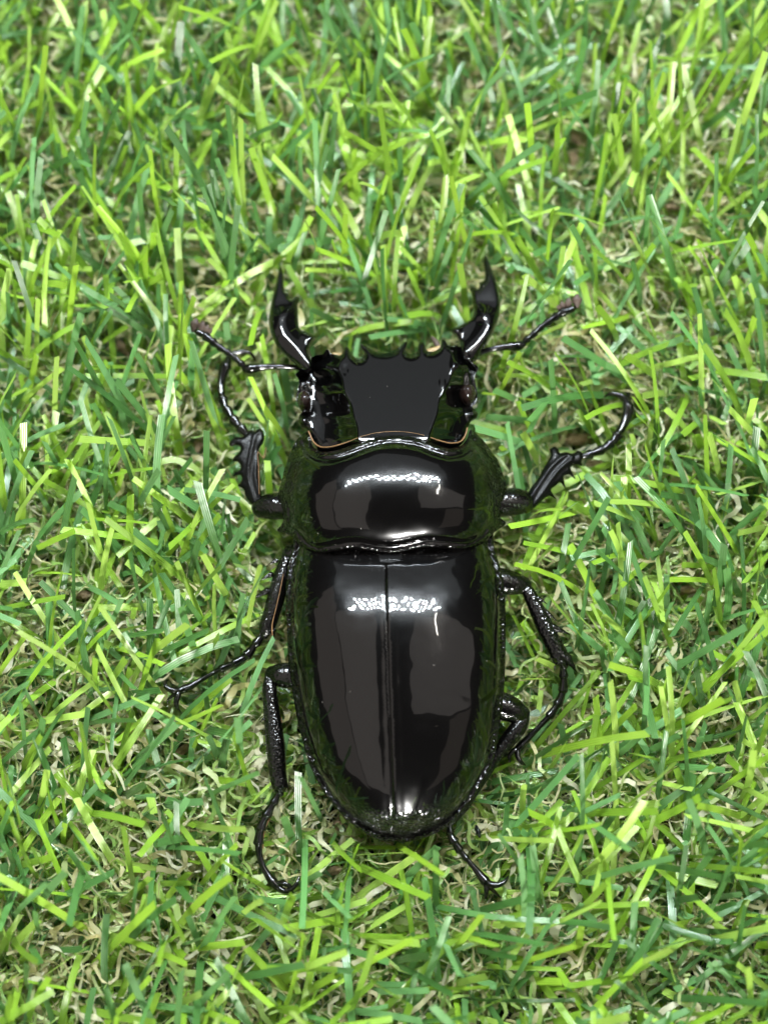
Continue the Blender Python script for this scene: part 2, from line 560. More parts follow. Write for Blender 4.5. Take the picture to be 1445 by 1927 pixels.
SHIN_FR = zoomed([(440, 1170), (400, 1130), (412, 1050), (440, 990), (500, 910), (560, 800), (612, 705), (606, 655), (640, 634), (674, 650), (690, 685), (740, 680), (800, 690), (845, 668), (884, 690), (892, 728), (872, 765), (884, 796),
                  (832, 786), (785, 808), (795, 850), (822, 908), (768, 872), (726, 885), (728, 930), (738, 990), (694, 938), (660, 962), (616, 1000), (632, 1035), (658, 1078), (598, 1052), (540, 1092), (485, 1145)], 900, 700, 0.2215)

# legs: rows of (px, py, height mm, radius px)
FEMUR = {
    'FL': [(560, 950, 13.0, 26), (530, 952, 12.6, 26), (508, 953, 12.2, 25), (494, 955, 12.0, 21)],
    'FR': [(920, 946, 13.0, 27), (950, 945, 12.6, 27), (972, 944, 12.2, 26), (984, 945, 12.0, 23)],
    'ML': [(600, 1050, 12.0, 20), (560, 1040, 11.8, 19), (545, 1041, 11.6, 15)],
    'MR': [(915, 1090, 12.0, 25), (945, 1094, 11.8, 25), (968, 1098, 11.6, 22), (982, 1101, 11.4, 18)],
    'HL': [(580, 1272, 11.0, 25), (545, 1271, 11.0, 25), (524, 1270, 10.8, 22), (515, 1270, 10.6, 18)],
    'HR': [(905, 1322, 11.0, 27), (945, 1329, 10.8, 27), (966, 1337, 10.6, 24), (975, 1342, 10.4, 21)],
}
SHIN = {
    'ML': [(546, 1034, 11.6, 9), (541, 1052, 11.6, 13), (531, 1085, 11.3, 17), (521, 1120, 11.0, 17), (511, 1155, 10.7, 16), (502, 1182, 10.4, 15), (497, 1195, 10.2, 9)],
    'MR': [(985, 1101, 11.6, 9), (993, 1113, 11.6, 12), (1009, 1145, 11.3, 15), (1026, 1182, 11.0, 17), (1042, 1214, 10.7, 17), (1055, 1240, 10.4, 16), (1060, 1252, 10.2, 9)],
    'HL': [(508, 1272, 10.8, 9), (507, 1290, 10.8, 13), (510, 1325, 10.6, 15), (515, 1370, 10.4, 17), (519, 1410, 10.2, 18), (523, 1455, 9.8, 16), (527, 1482, 9.6, 14), (528, 1492, 9.5, 7)],
    'HR': [(985, 1342, 10.4, 12), (978, 1362, 10.2, 16), (958, 1390, 9.9, 15), (930, 1424, 9.5, 14), (900, 1470, 9.2, 13), (868, 1520, 9.0, 12), (850, 1546, 8.9, 7)],
}
FOOT = {
    'FL': [(466, 820, 11.8, 7), (458, 810, 11.7, 9), (447, 798, 11.5, 9), (433, 780, 11.2, 9), (422, 760, 10.9, 9), (417, 739, 10.6, 9), (418, 713, 10.4, 9), (424, 692, 10.3, 10), (429, 680, 10.3, 9)],
    'FR': [(1093, 858, 11.6, 7), (1103, 857, 11.5, 8), (1118, 852, 11.3, 9), (1136, 844, 11.0, 9), (1152, 831, 10.8, 9), (1166, 811, 10.6, 10), (1177, 789, 10.4, 10), (1182, 769, 10.4, 10), (1177, 754, 10.5, 8)],
    'ML': [(497, 1192, 10.2, 7), (479, 1215, 9.9, 9), (464, 1234, 9.7, 9), (441, 1248, 9.5, 8), (416, 1259, 9.3, 7), (383, 1277, 9.2, 5.5), (358, 1292, 9.2, 6.5), (336, 1301, 9.3, 8)],
    'MR': [(1058, 1249, 10.2, 7), (1060, 1278, 9.8, 8.5), (1058, 1302, 9.5, 8.5), (1050, 1323, 9.2, 8.5), (1035, 1345, 8.9, 8), (1015, 1367, 8.6, 6), (1000, 1382, 8.4, 6), (985, 1398, 8.3, 7), (972, 1412, 8.3, 8)],
    'HL': [(526, 1488, 9.5, 6), (520, 1502, 9.3, 7), (507, 1524, 9.1, 9), (494, 1551, 8.9, 9), (488, 1574, 8.7, 9.5), (487, 1595, 8.5, 9), (491, 1620, 8.3, 7), (505, 1648, 8.2, 7), (522, 1668, 8.2, 9)],
    'HR': [(846, 1550, 9.0, 6), (847, 1569, 8.9, 8), (859, 1591, 8.8, 9), (872, 1609, 8.7, 6), (889, 1629, 8.6, 6.5), (905, 1649, 8.5, 8), (918, 1664, 8.5, 9)],
}
CLAWS = {
    'FL': [[(428, 678, 10.3, 6), (436, 668, 10.6, 6), (448, 663, 10.8, 5), (462, 662, 10.8, 4.5), (474, 667, 10.6, 3.5), (482, 679, 10.2, 1)],
           [(427, 682, 10.2, 5), (432, 674, 9.8, 5), (440, 676, 9.2, 4), (447, 684, 8.6, 1.2)]],
    'FR': [[(1180, 760, 10.4, 7), (1173, 749, 10.6, 7), (1163, 743, 10.7, 6), (1152, 741, 10.6, 4.5), (1143, 743, 10.4, 3), (1136, 748, 10.0, 1)],
           [(1182, 764, 10.3, 4), (1183, 752, 9.9, 3), (1180, 743, 9.6, 2), (1176, 737, 9.4, 0.8)]],
    'ML': [[(338, 1299, 9.3, 6), (326, 1299, 9.6, 6), (316, 1295, 9.8, 5), (311, 1288, 9.8, 4), (313, 1282, 9.6, 2.5), (318, 1279, 9.4, 1)],
           [(337, 1303, 9.3, 6), (334, 1312, 9.4, 6), (332, 1322, 9.4, 5), (334, 1331, 9.2, 3.5), (340, 1339, 8.8, 1)],
           [(332, 1304, 9.3, 4), (323, 1311, 9.1, 3), (317, 1317, 8.9, 2.4), (315, 1324, 8.7, 0.8)]],
    'MR': [[(973, 1410, 8.3, 6), (964, 1414, 8.5, 5), (958, 1424, 8.5, 4), (960, 1434, 8.3, 1.2)],
           [(974, 1412, 8.3, 6), (974, 1424, 8.5, 5), (980, 1434, 8.5, 4), (988, 1440, 8.2, 1.2)]],
    'HL': [[(520, 1665, 8.2, 6), (530, 1662, 8.5, 6), (540, 1664, 8.7, 5), (548, 1671, 8.5, 3.5), (552, 1680, 8.2, 1)],
           [(521, 1668, 8.2, 6), (535, 1676, 8.3, 6), (550, 1672, 8.6, 5), (560, 1660, 8.7, 4), (564, 1642, 8.5, 1.2)]],
    'HR': [[(916, 1662, 8.5, 7), (927, 1665, 8.8, 6.5), (938, 1665, 9.0, 5.5), (949, 1659, 9.0, 4), (956, 1648, 8.8, 1.2)],
           [(915, 1665, 8.5, 6), (915, 1676, 8.6, 5), (914, 1685, 8.5, 3.5), (911, 1694, 8.2, 1.2)],
           [(920, 1668, 8.5, 5), (930, 1678, 8.2, 3.5), (941, 1689, 7.9, 1)]],
}
SPINES = {   # base pixel, tip pixel, base radius, height
    'ML': [((520, 1055), (503, 1066), 4, 11.6), ((510, 1081), (488, 1095), 4.5, 11.4), ((502, 1112), (472, 1131), 5.5, 11.2), ((514, 1186), (514, 1211), 5, 10.4), ((494, 1185), (488, 1200), 4, 10.4)],
    'MR': [((1008, 1124), (1029, 1137), 4.5, 11.6), ((1024, 1150), (1046, 1167), 5, 11.4), ((1040, 1181), (1073, 1195), 6.5, 11.2), ((1066, 1238), (1085, 1266), 8, 10.6), ((1062, 1236), (1081, 1252), 6, 10.9), ((1044, 1240), (1043, 1263), 4, 10.4)],
    'HL': [((498, 1352), (489, 1359), 2.5, 10.6), ((502, 1400), (497, 1404), 2, 10.3), ((538, 1475), (543, 1486), 3.5, 9.7)],
    'HR': [((972, 1385), (979, 1393), 2.5, 10.0)],
}
HAIRS = {    # golden rows of hair along a shin or foot: (px, py, z, radius)
    'FL': [(502, 842, 12.6, 2.2), (497, 862, 12.9, 1.6), (487, 850, 12.6, 1.2), (488, 880, 12.9, 1.6), (489, 930, 12.9, 1.1)],
    'FLfoot': [(441, 780, 10.9, 2.6), (431, 760, 10.7, 3), (426, 739, 10.5, 3.2), (428, 715, 10.4, 3.4), (435, 694, 10.3, 2.5)],
    'FRfoot': [(1140, 835, 10.6, 2.2), (1155, 818, 10.5, 2.4), (1166, 796, 10.4, 2.6), (1171, 775, 10.4, 2.2)],
    'ML': [(535, 1080, 12.3, 1.4), (529, 1110, 12.2, 1.5), (521, 1145, 11.9, 1.6), (514, 1175, 11.4, 2.2), (514, 1195, 10.8, 3.4)],
    'MR': [(1000, 1145, 11.4, 1.3), (1012, 1178, 11.2, 1.5), (1027, 1207, 11.0, 1.7), (1037, 1230, 10.7, 2.1), (1044, 1246, 10.4, 2.8)],
    'HL': [(533, 1350, 10.4, 1.0), (536, 1400, 10.2, 1.2), (538, 1440, 9.9, 1.4), (540, 1470, 9.8, 2.0), (545, 1483, 9.6, 4.0)],
    'HLfoot': [(517, 1530, 8.9, 2.4), (504, 1556, 8.7, 3.4), (499, 1578, 8.5, 3.2), (499, 1596, 8.4, 3.0)],
}
SCAPE = {
    'L': [(576, 697, 14.5, 4), (560, 692, 14.8, 4), (540, 690, 15.0, 4.2), (518, 690, 15.2, 4.4), (490, 691, 15.2, 6), (470, 694, 15.1, 8), (462, 693, 15.0, 6)],
    'R': [(876, 676, 14.5, 4), (900, 665, 14.8, 4.2), (930, 656, 15.0, 4.6), (955, 652, 15.2, 6.2), (974, 651, 15.2, 8), (983, 648, 15.2, 6)],
}
FUNICLE = {
    'L': [(464, 693, 15.0, 4), (453, 683, 15.1, 5), (443, 674, 15.1, 5), (427, 662, 15.2, 5), (410, 651, 15.2, 5.5), (394, 638, 15.3, 6.5), (381, 629, 15.3, 6), (370, 624, 15.3, 4)],
    'R': [(982, 648, 15.2, 4), (990, 640, 15.2, 5), (1000, 632, 15.3, 5), (1019, 615, 15.3, 5), (1038, 601, 15.4, 5.5), (1055, 590, 15.4, 6.5), (1068, 585, 15.5, 6), (1080, 580, 15.5, 4)],
}
CLUB = {     # base pixel, tip pixel, radius px
    'L': [((391, 632), (398, 619), 4.0), ((385, 631), (391, 614), 6.0), ((377, 628), (382, 608), 7.0), ((364, 621), (369, 604), 9.0)],
    'R': [((1055, 588), (1050, 576), 4.0), ((1060, 586), (1057, 571), 6.0), ((1069, 582), (1069, 565), 7.0), ((1085, 575), (1085, 559), 9.5)],
}
CHIPS = [(1085, 262, 26, 'tan wood crumb in the bare patch between tall pale blades far ahead of the beetle'),
         (1078, 300, 20, 'pale wood crumb just below the larger crumb in the bare patch ahead of the beetle'),
         (1262, 392, 22, 'brown wood crumb beside curled tan fibres ahead of the right antenna'),
         (1084, 826, 26, 'tan wood crumb behind the toothed shin of the right front leg'),
         (1112, 872, 18, 'small wood crumb under the foot of the right front leg'),
         (372, 838, 20, 'tan wood crumb beside the toothed shin of the left front leg'),
         (1290, 1112, 20, 'brown wood crumb in a gap level with the right middle leg'),
         (160, 1120, 16, 'small reddish wood crumb among tan fibres level with the left middle leg'),
         (345, 1410, 18, 'brown wood crumb in a dark gap beside the left hind leg'),
         (636, 1552, 15, 'small wood crumb by the rounded rear end of the wing cases'),
         (628, 1640, 14, 'small orange wood crumb between the two hind feet'),
         (232, 658, 18, 'brown wood crumb in the grass beyond the left antenna')]
BEAD = (898, 1564, 7.0)

# ---------------------------------------------------------------- turf
rng = np.random.default_rng(11)
# how high a fibre may stand at each pixel (mm), so that none grows through the beetle
zlim = np.full((int(PH), int(PW)), 99.0)
YY, XX = np.mgrid[0:int(PH), 0:int(PW)]


def limit_disc(x, y, r, z):
    x0, x1, y0, y1 = int(max(x - r, 0)), int(min(x + r + 1, PW)), int(max(y - r, 0)), int(min(y + r + 1, PH))
    if x1 <= x0 or y1 <= y0: return
    w = zlim[y0:y1, x0:x1]
    mk = (XX[y0:y1, x0:x1] - x) ** 2 + (YY[y0:y1, x0:x1] - y) ** 2 <= r * r
    w[mk] = np.minimum(w[mk], z)


for poly, z, grow in ((PRONOTUM, 7.5, 5), (ELYTRA, 7.0, 5), (HEAD, 8.5, 4), (JAW_L, 10.5, 4), (JAW_R, 10.5, 4), (SHIN_FL, 9.2, 3), (SHIN_FR, 9.2, 3)):
    c = catmull(poly, 6, True)
    lo, hi = c.min(0).astype(int) - 2, c.max(0).astype(int) + 2
    sub = (slice(lo[1], hi[1]), slice(lo[0], hi[0]))
    mk = inside(c, XX[sub] + 0.01, YY[sub] + 0.013)
    zlim[sub] = np.where(mk, np.minimum(zlim[sub], z), zlim[sub])
    for x, y in c:
        limit_disc(x, y, grow, z)
for key, rows in [(k, r) for d in (FEMUR, SHIN, FOOT) for k, r in d.items()] + [(k, r) for k, rr in CLAWS.items() for r in rr]:
    for x, y, z, r in catmull(rows, 5):
        hide = (key == 'HL' and y > 1632) or (key == 'MR' and y > 1385)      # these feet sink among the blades
        limit_disc(x, y, r + 3, (z - 0.6) if not hide else z + 0.6)
for d in (SCAPE, FUNICLE):
    for rows in d.values():
        for x, y, z, r in catmull(rows, 5):
            limit_disc(x, y, r + 2, z - 1.2)
for d in CLUB.values():
    for a, b, r in d:
        limit_disc((a[0] + b[0]) / 2, (a[1] + b[1]) / 2, 13, 13)
for x, y, r, _ in CHIPS:
    limit_disc(x, y, r * 0.75, 4.8)
limit_disc(BEAD[0], BEAD[1], 10, 6.5)


def allowed(P):
    """largest overshoot (mm) above the limit, per fibre"""
    Q = [P[:, :-1] * (1 - t) + P[:, 1:] * t for t in (0.0, 0.2, 0.4, 0.6, 0.8)] if P.shape[1] < 12 else [P]
    P = np.concatenate(Q + [P[:, -1:]], 1)
    px, py = project(P.reshape(-1, 3))
    ix, iy = px.astype(int), py.astype(int)
    ok = (ix >= 0) & (ix < PW) & (iy >= 0) & (iy < PH)
    lim = np.full(len(px), 99.0)
    lim[ok] = zlim[iy[ok], ix[ok]]
    return (P.reshape(-1, 3)[:, 2] - lim).reshape(P.shape[:2]).max(1)


def tuft_roots(x0, x1, y0, y1, dx, dy):
    xs, ys = np.arange(x0, x1, dx), np.arange(y0, y1, dy)
    X, Y = np.meshgrid(xs, ys)
    X = X + (np.arange(len(ys)) % 2)[:, None] * dx / 2
    R = np.c_[X.ravel(), Y.ravel()]
    return R + rng.normal(0, [dx * 0.22, dy * 0.22], R.shape)


def blade_lines(roots, per, K):
    n = len(roots) * per
    root = np.repeat(roots, per, 0) + rng.normal(0, 0.75, (n, 2))
    # neighbouring tufts lean much alike, mostly away from the viewer and to either side
    rx, ry = roots.T
    drift = 0.9 * np.sin(rx / 23.0 + 1.3 * np.sin(ry / 31.0)) + 0.8 * np.sin(ry / 19.0 + 0.7 + 1.1 * np.cos(rx / 27.0))
    lean_az = np.repeat(np.pi / 2 + drift * 0.75 + rng.normal(0, 0.65, len(roots)), per)
    az = lean_az + rng.normal(0, 0.55, n)
    stray = rng.random(n) < 0.22
    az[stray] = rng.uniform(0, 2 * np.pi, stray.sum())
    th0 = np.abs(rng.normal(0.52, 0.28, n))
    bend = np.abs(rng.normal(0.45, 0.35, n))
    flop = rng.random(n) < 0.24
    bend[flop] += rng.uniform(0.5, 1.1, flop.sum())
    ln = rng.uniform(12.0, 27.0, n)
    s = np.linspace(0, 1, K)
    th = th0[:, None] + bend[:, None] * s[None] ** 1.3
    ph = az[:, None] + rng.normal(0, 0.22, n)[:, None] * s[None]
    D = np.stack([np.sin(th) * np.cos(ph), np.sin(th) * np.sin(ph), np.cos(th)], -1)
    step = ln[:, None, None] / (K - 1)
    P = np.concatenate([np.zeros((n, 1, 3)), np.cumsum((D[:, :-1] + D[:, 1:]) / 2 * step, 1)], 1)
    P[..., 0] += root[:, 0:1]; P[..., 1] += root[:, 1:2]; P[..., 2] += 0.2
    return P, D, ph


def press(P, cap=None):
    """push fibres that would run into the beetle down, then drop those that still do"""
    over = allowed(P)
    bad = over > 0
    Q = P[bad].copy()
    Q[..., 2] *= np.clip(6.0 / np.maximum(Q[..., 2].max(1), 1e-3), 0.3, 1)[:, None]
    P[bad] = Q
    return allowed(P) <= 0


def ribbons(P, D, side, W, fold):
    """three vertices across, K along -> vertices (n,K,3,3)"""
    nor = np.cross(side, D)
    half = W[:, :, None] / 2
    return np.stack([P - side * half + nor * fold[:, None, None] * half, P, P + side * half + nor * fold[:, None, None] * half], 2)


def ribbon_faces(n, K, C):
    i = np.arange(K - 1)[:, None] * C + np.arange(C - 1)[None]
    q = np.stack([i, i + 1, i + 1 + C, i + C], -1).reshape(-1, 4)
    return (q[None] + (np.arange(n) * K * C)[:, None, None]).reshape(-1, 4)


def fast_mesh(name, V, Q, mat, parent, attrs):
    me = bpy.data.meshes.new(name)
    me.vertices.add(len(V)); me.vertices.foreach_set('co', (V * S).astype(np.float32).ravel())
    me.loops.add(Q.size); me.loops.foreach_set('vertex_index', Q.astype(np.int32).ravel())
    me.polygons.add(len(Q)); me.polygons.foreach_set('loop_start', (np.arange(len(Q)) * 4).astype(np.int32))
    me.polygons.foreach_set('use_smooth', np.ones(len(Q), bool))
    for k, a in attrs.items():
        a = np.asarray(a, np.float32)
        if a.ndim == 1:
            me.attributes.new(k, 'FLOAT', 'POINT').data.foreach_set('value', a)
        else:
            me.attributes.new(k, 'FLOAT_COLOR', 'POINT').data.foreach_set('color', np.c_[a, np.ones(len(a))].astype(np.float32).ravel())
    me.materials.append(mat)
    me.update(calc_edges=True)
    return link(bpy.data.objects.new(name, me), np.zeros(3), parent)


# the backing sheet: a shallow lumpy weave
gx, gy = np.meshgrid(np.linspace(-300, 300, 121), np.linspace(-260, 420, 137))
gz = 0.25 * np.sin(gx * 1.9) * np.sin(gy * 1.3) + rng.normal(0, 0.12, gx.shape)
gv = np.c_[gx.ravel(), gy.ravel(), gz.ravel()]
ni = np.arange(136)[:, None] * 121 + np.arange(120)[None]
gq = np.stack([ni, ni + 1, ni + 122, ni + 121], -1).reshape(-1, 4)
turf = mesh_obj('artificial_turf', gv, gq, M_BACK, None, origin=np.zeros(3))
tag(turf, 'artificial lawn of two green plastic blades over crimped tan fibres and black backing', 'turf', kind='structure')

# blades
GREENS = np.array([[0.095, 0.250, 0.060], [0.115, 0.285, 0.078], [0.150, 0.335, 0.115], [0.062, 0.180, 0.038]])
LIMES = np.array([[0.310, 0.520, 0.040], [0.265, 0.475, 0.030], [0.390, 0.590, 0.095], [0.220, 0.400, 0.030]])


def blade_set(roots, per, K):
    P, D, ph = blade_lines(roots, per, K)
    keep = press(P)
    P = P[keep]; ph = ph[keep]
    n = len(P)
    D = np.gradient(P, axis=1); D /= np.linalg.norm(D, axis=2, keepdims=True)
    b = np.stack([-np.sin(ph), np.cos(ph), np.zeros_like(ph)], -1)
    roll = (rng.normal(0, 0.5, n)[:, None] + rng.normal(0, 0.55, n)[:, None] * np.linspace(0, 1, K)[None])[..., None]
    side = np.cos(roll) * b + np.sin(roll) * np.cross(D, b)
    side -= D * (side * D).sum(-1, keepdims=True); side /= np.linalg.norm(side, axis=2, keepdims=True)
    w0 = rng.uniform(0.68, 1.06, n)
    W = w0[:, None] * (1 - 0.12 * np.linspace(0, 1, K)[None])
    fold = rng.normal(0, 0.16, n)
    V = ribbons(P, D, side, W, fold)
    # cut ends are a little slanted
    slant = rng.normal(0, 0.16, n)
    V[:, -1, 0] += D[:, -1] * (slant * w0)[:, None]; V[:, -1, 2] -= D[:, -1] * (slant * w0)[:, None]
    lime = rng.random(n) < 0.52
    c = np.where(lime[:, None], LIMES[rng.integers(0, 4, n)], GREENS[rng.integers(0, 4, n)])
    c = c * rng.uniform(0.8, 1.2, n)[:, None]
    return P, V, np.clip(c, 0, 1)


K = 8
roots = tuft_roots(-88, 88, -88, 128, 3.9, 4.3)
P, V, C = blade_set(roots, 6, K)
far = np.vstack([tuft_roots(*b, 6.5, 6.5) for b in ((-190, -88, -160, 230), (88, 190, -160, 230), (-88, 88, 128, 230), (-88, 88, -160, -88))])
Pf, Vf, Cf = blade_set(far, 10, K)

# the 300 blades that show largest become parts of their own
px, py = project(P.reshape(-1, 3))
px, py = px.reshape(len(P), K), py.reshape(len(P), K)
inframe = ((px > 4) & (px < PW - 4) & (py > 4) & (py < PH - 4)).all(1)
plen = np.hypot(np.diff(px, axis=1), np.diff(py, axis=1)).sum(1)
score = np.where(inframe, P[:, :, 2].mean(1) * 14 + plen * 0.55, -1)
order = np.argsort(-score)
top, rest = order[:300], order[300:]
across = np.tile(np.array([-1.0, 0.0, 1.0]), K)


def blade_attrs(V, C):
    n = len(V)
    return {'tint': np.repeat(C, K * 3, 0), 'across': np.tile(across, n)}


Vr = np.concatenate([V[rest], Vf]); Cr = np.concatenate([C[rest], Cf])
pile = fast_mesh('grass_pile', Vr.reshape(-1, 3), ribbon_faces(len(Vr), K, 3), M_BLADE, turf, blade_attrs(Vr, Cr))
tag(pile, kind='stuff')
one = ribbon_faces(1, K, 3)
for i in top:
    mesh_obj('grass_blade', V[i].reshape(-1, 3), one, M_BLADE, turf, attrs=blade_attrs(V[i:i + 1], C[i:i + 1]), origin=P[i, 0])


# crimped thatch
def thatch(roots, per, K):
    n = len(roots) * per
    root = np.repeat(roots, per, 0) + rng.normal(0, 1.3, (n, 2))
    s = np.linspace(0, 1, K)
    ln = rng.uniform(9, 27, n)
    az = rng.uniform(0, 2 * np.pi, n)[:, None] + np.cumsum(rng.normal(0, 0.20, (n, K)), 1) + rng.normal(0, 1.2, n)[:, None] * s
    lam = rng.uniform(3.0, 9.0, n)
    ph = rng.uniform(0, 6.28, n)
    kx = 2 * np.pi * ln[:, None] * s[None] / lam[:, None] + ph[:, None]
    az = az + rng.uniform(0.2, 1.2, n)[:, None] * np.sin(kx)
    el = rng.uniform(0.05, 1.0, n)[:, None] * (1 - 1.5 * s[None]) + rng.uniform(0.2, 0.9, n)[:, None] * np.cos(kx * 0.83)
    D = np.stack([np.cos(el) * np.cos(az), np.cos(el) * np.sin(az), np.sin(el)], -1)
    st = ln[:, None, None] / (K - 1)
    P = np.concatenate([np.zeros((n, 1, 3)), np.cumsum(D[:, :-1] * st, 1)], 1)
    P[..., 0] += root[:, 0:1]; P[..., 1] += root[:, 1:2]
    P[..., 2] = np.abs(P[..., 2]) + (0.4 + 9.0 * rng.random(n))[:, None]
    P[..., 2] = np.where(P[..., 2] > 9.5, 9.5 + (P[..., 2] - 9.5) * 0.3, P[..., 2])
    keep = press(P)
    P, kx = P[keep], kx[keep]
    n = len(P)
    D = np.gradient(P, axis=1); D /= np.maximum(np.linalg.norm(D, axis=2, keepdims=True), 1e-6)
    ref = rng.normal(0, 1, (n, 1, 3)); ref[..., 2] *= 0.5
    side = np.cross(D, ref); side /= np.maximum(np.linalg.norm(side, axis=2, keepdims=True), 1e-6)
    roll = (0.9 * np.sin(kx * 0.5))[..., None]
    side = np.cos(roll) * side + np.sin(roll) * np.cross(D, side)
    W = rng.gamma(4.0, 0.10, n)[:, None, None] * np.ones((1, K, 1)) / 2
    V = np.stack([P - side * W, P + side * W], 2)
    u = rng.random(n)
    tan = np.array([[0.66, 0.61, 0.33], [0.78, 0.75, 0.52], [0.52, 0.47, 0.22]])[rng.integers(0, 3, n)]
    grn = np.array([[0.40, 0.56, 0.15], [0.56, 0.64, 0.28], [0.28, 0.46, 0.11]])[rng.integers(0, 3, n)]
    c = np.where((u < 0.52)[:, None], tan, grn) * rng.uniform(0.8, 1.15, n)[:, None]
    return V, np.clip(c, 0, 1)


KT = 22
V, C = thatch(tuft_roots(-88, 88, -88, 128, 3.9, 4.3), 10, KT)
th = fast_mesh('thatch_fibres', V.reshape(-1, 3), ribbon_faces(len(V), KT, 2), M_THATCH, turf,
               {'tint': np.repeat(C, KT * 2, 0), 'across': np.tile([-1.0, 1.0], len(V) * KT)})
tag(th, kind='stuff')

# ---------------------------------------------------------------- crumbs lying in the turf
def lump(center, r, seed, flat):
    g = np.random.default_rng(seed)
    import bmesh
    bm = bmesh.new()
    bmesh.ops.create_icosphere(bm, subdivisions=3, radius=1.0)
    v = np.array([tuple(x.co) for x in bm.verts])
    f = [tuple(w.index for w in q.verts) for q in bm.faces]
    bm.free()
    k = np.ones(len(v))
    for _ in range(9):
        d = g.normal(0, 1, 3); d /= np.linalg.norm(d)
        k = np.minimum(k, g.uniform(0.5, 0.85) / np.maximum(v @ d, 1e-3))       # chipped flat faces
    k *= 1 + 0.06 * g.normal(0, 1, len(v))
    v = v * k[:, None] * np.array([1.5, 0.62, flat]) * r
    a = g.uniform(0, 6.28)
    c, s = math.cos(a), math.sin(a)
    v[:, :2] = v[:, :2] @ np.array([[c, s], [-s, c]])
    return v + center, f


for i, (x, y, r, lab) in enumerate(CHIPS):
    c = unproject(x, y, 3.9)
    v, f = lump(c, r / 15.0 * 1.05, 40 + i, 0.5)
    o = mesh_obj('wood_crumb', v, f, M_CHIP, smooth=False)
    tag(o, lab, 'wood crumb', 'wood crumbs lying in the turf')
v, f = lump(unproject(BEAD[0], BEAD[1], 7.6), BEAD[2] / 15.0 * 1.25, 7, 1.0)
tag(mesh_obj('rubber_granule', v, f, M_BEAD), 'round black granule in the grass by the rear right side of the wing cases', 'granule')

# ---------------------------------------------------------------- the beetle
base = unproject(735, 1150, 8.0)
beetle = empty('stag_beetle', base)
tag(beetle, 'glossy black stag beetle with short toothed mandibles resting on artificial lawn', 'beetle')


def edge_z(y):
    """height of the side margins; the fore body is carried a little higher"""
    return 11.6 + (1584 - np.asarray(y, float)) / 15.0 * math.tan(math.radians(3.6))


# wing cases
E = Sheet(ELYTRA, 5.0, seam=SEAM)
x, y = E.P.T
ez = edge_z(y)
f = np.clip((E.phi - 0.085) / 0.915, 0, 1)
crown = np.clip((1200 - y) / 175.0, 0, 1.4)
H = 9.4 * (1 - 0.26 * crown ** 2)
ztop = ez + H * f ** 0.36
ztop += 0.42 * np.exp(-((E.d - 5.5) / 3.2) ** 2)                       # raised rim
sd = seg_dist(catmull(SEAM, 5), E.P, False)
ztop -= 0.035 * np.exp(-(sd / 4.0) ** 2) * sm(y, 1075, 1110)           # the closing line
ztop -= 0.12 * np.exp(-((sd - 13) / 5.0) ** 2) * sm(y, 1100, 1200) * 0.3
pit = 1.3 * sm(E.d, 13, 4) + 3.2 * sm(y, 1505, 1555) * sm(E.d, 62, 25)
cx = E.P[E.T].mean(1)
seamx = np.interp(cx[:, 1], [p[1] for p in SEAM], [p[0] for p in SEAM])
zb = ez - 0.35
for side, keep in (('left', cx[:, 0] < seamx), ('right', cx[:, 0] >= seamx)):
    o = E.solid('elytron', ztop, zb, M_SHELL, beetle, zref=ez, keep=keep, attrs={'pit': np.clip(pit, 0, 4)})
ab = E.solid('abdomen', ez - 0.3, ez - 0.3 - 4.2 * np.sqrt(E.phi), M_LEG, beetle, zref=ez)

# scutellum: the small shield between the wing cases
sc = Sheet([(712, 1035), (711, 1050), (714, 1064), (721, 1074), (731, 1080), (741, 1079), (750, 1072), (756, 1061), (758, 1048), (757, 1035)], 2.5)
near = np.array([((E.P - q) ** 2).sum(1).argmin() for q in sc.P])
zs = ztop[near].mean() + (sc.P[:, 1] - 1058) * 0.021 + 0.04 + 0.16 * sc.phi ** 0.5
sc.solid('scutellum', zs, zs - 0.8, M_SHELL, beetle, attrs={'pit': 0 * zs})

# pronotum
Pn = Sheet(PRONOTUM, 4.5)
x, y = Pn.P.T
xc = 737.0 + (y - 930) * -0.02
hw = np.interp(y, [800, 830, 870, 930, 1000, 1045], [165, 178, 198, 213, 208, 190])
xi = np.clip(np.abs(x - xc) / hw, 0, 1)
arch = 1 - xi ** 3.8
ez = edge_z(y) + 0.3
ends = np.minimum(sm(y, 805, 900), sm(y, 1050, 985))
f = np.clip((Pn.phi - 0.05) / 0.95, 0, 1)
mid = 1 - ((y - 915) / 165.0) ** 2 * 0.30
side_in = np.clip(1.0 - xi, 0, 1)
ztop = ez + 5.6 * arch * mid + 4.2 * f ** 0.40
ztop -= 0.55 * np.exp(-((Pn.d - 15) / 4.5) ** 2)
ztop += 0.30 * np.exp(-((Pn.d - 6.5) / 4.0) ** 2)
pit = 0.5 * sm(xi, 0.80, 0.92) + 1.2 * sm(Pn.d, 13, 3)
zb = ez - 0.3 - 4.4 * np.sqrt(Pn.phi)
Pn.solid('pronotum', ztop, np.minimum(zb, ztop - 0.5), M_SHELL, beetle, zref=ez, attrs={'pit': np.clip(pit, 0, 2)})

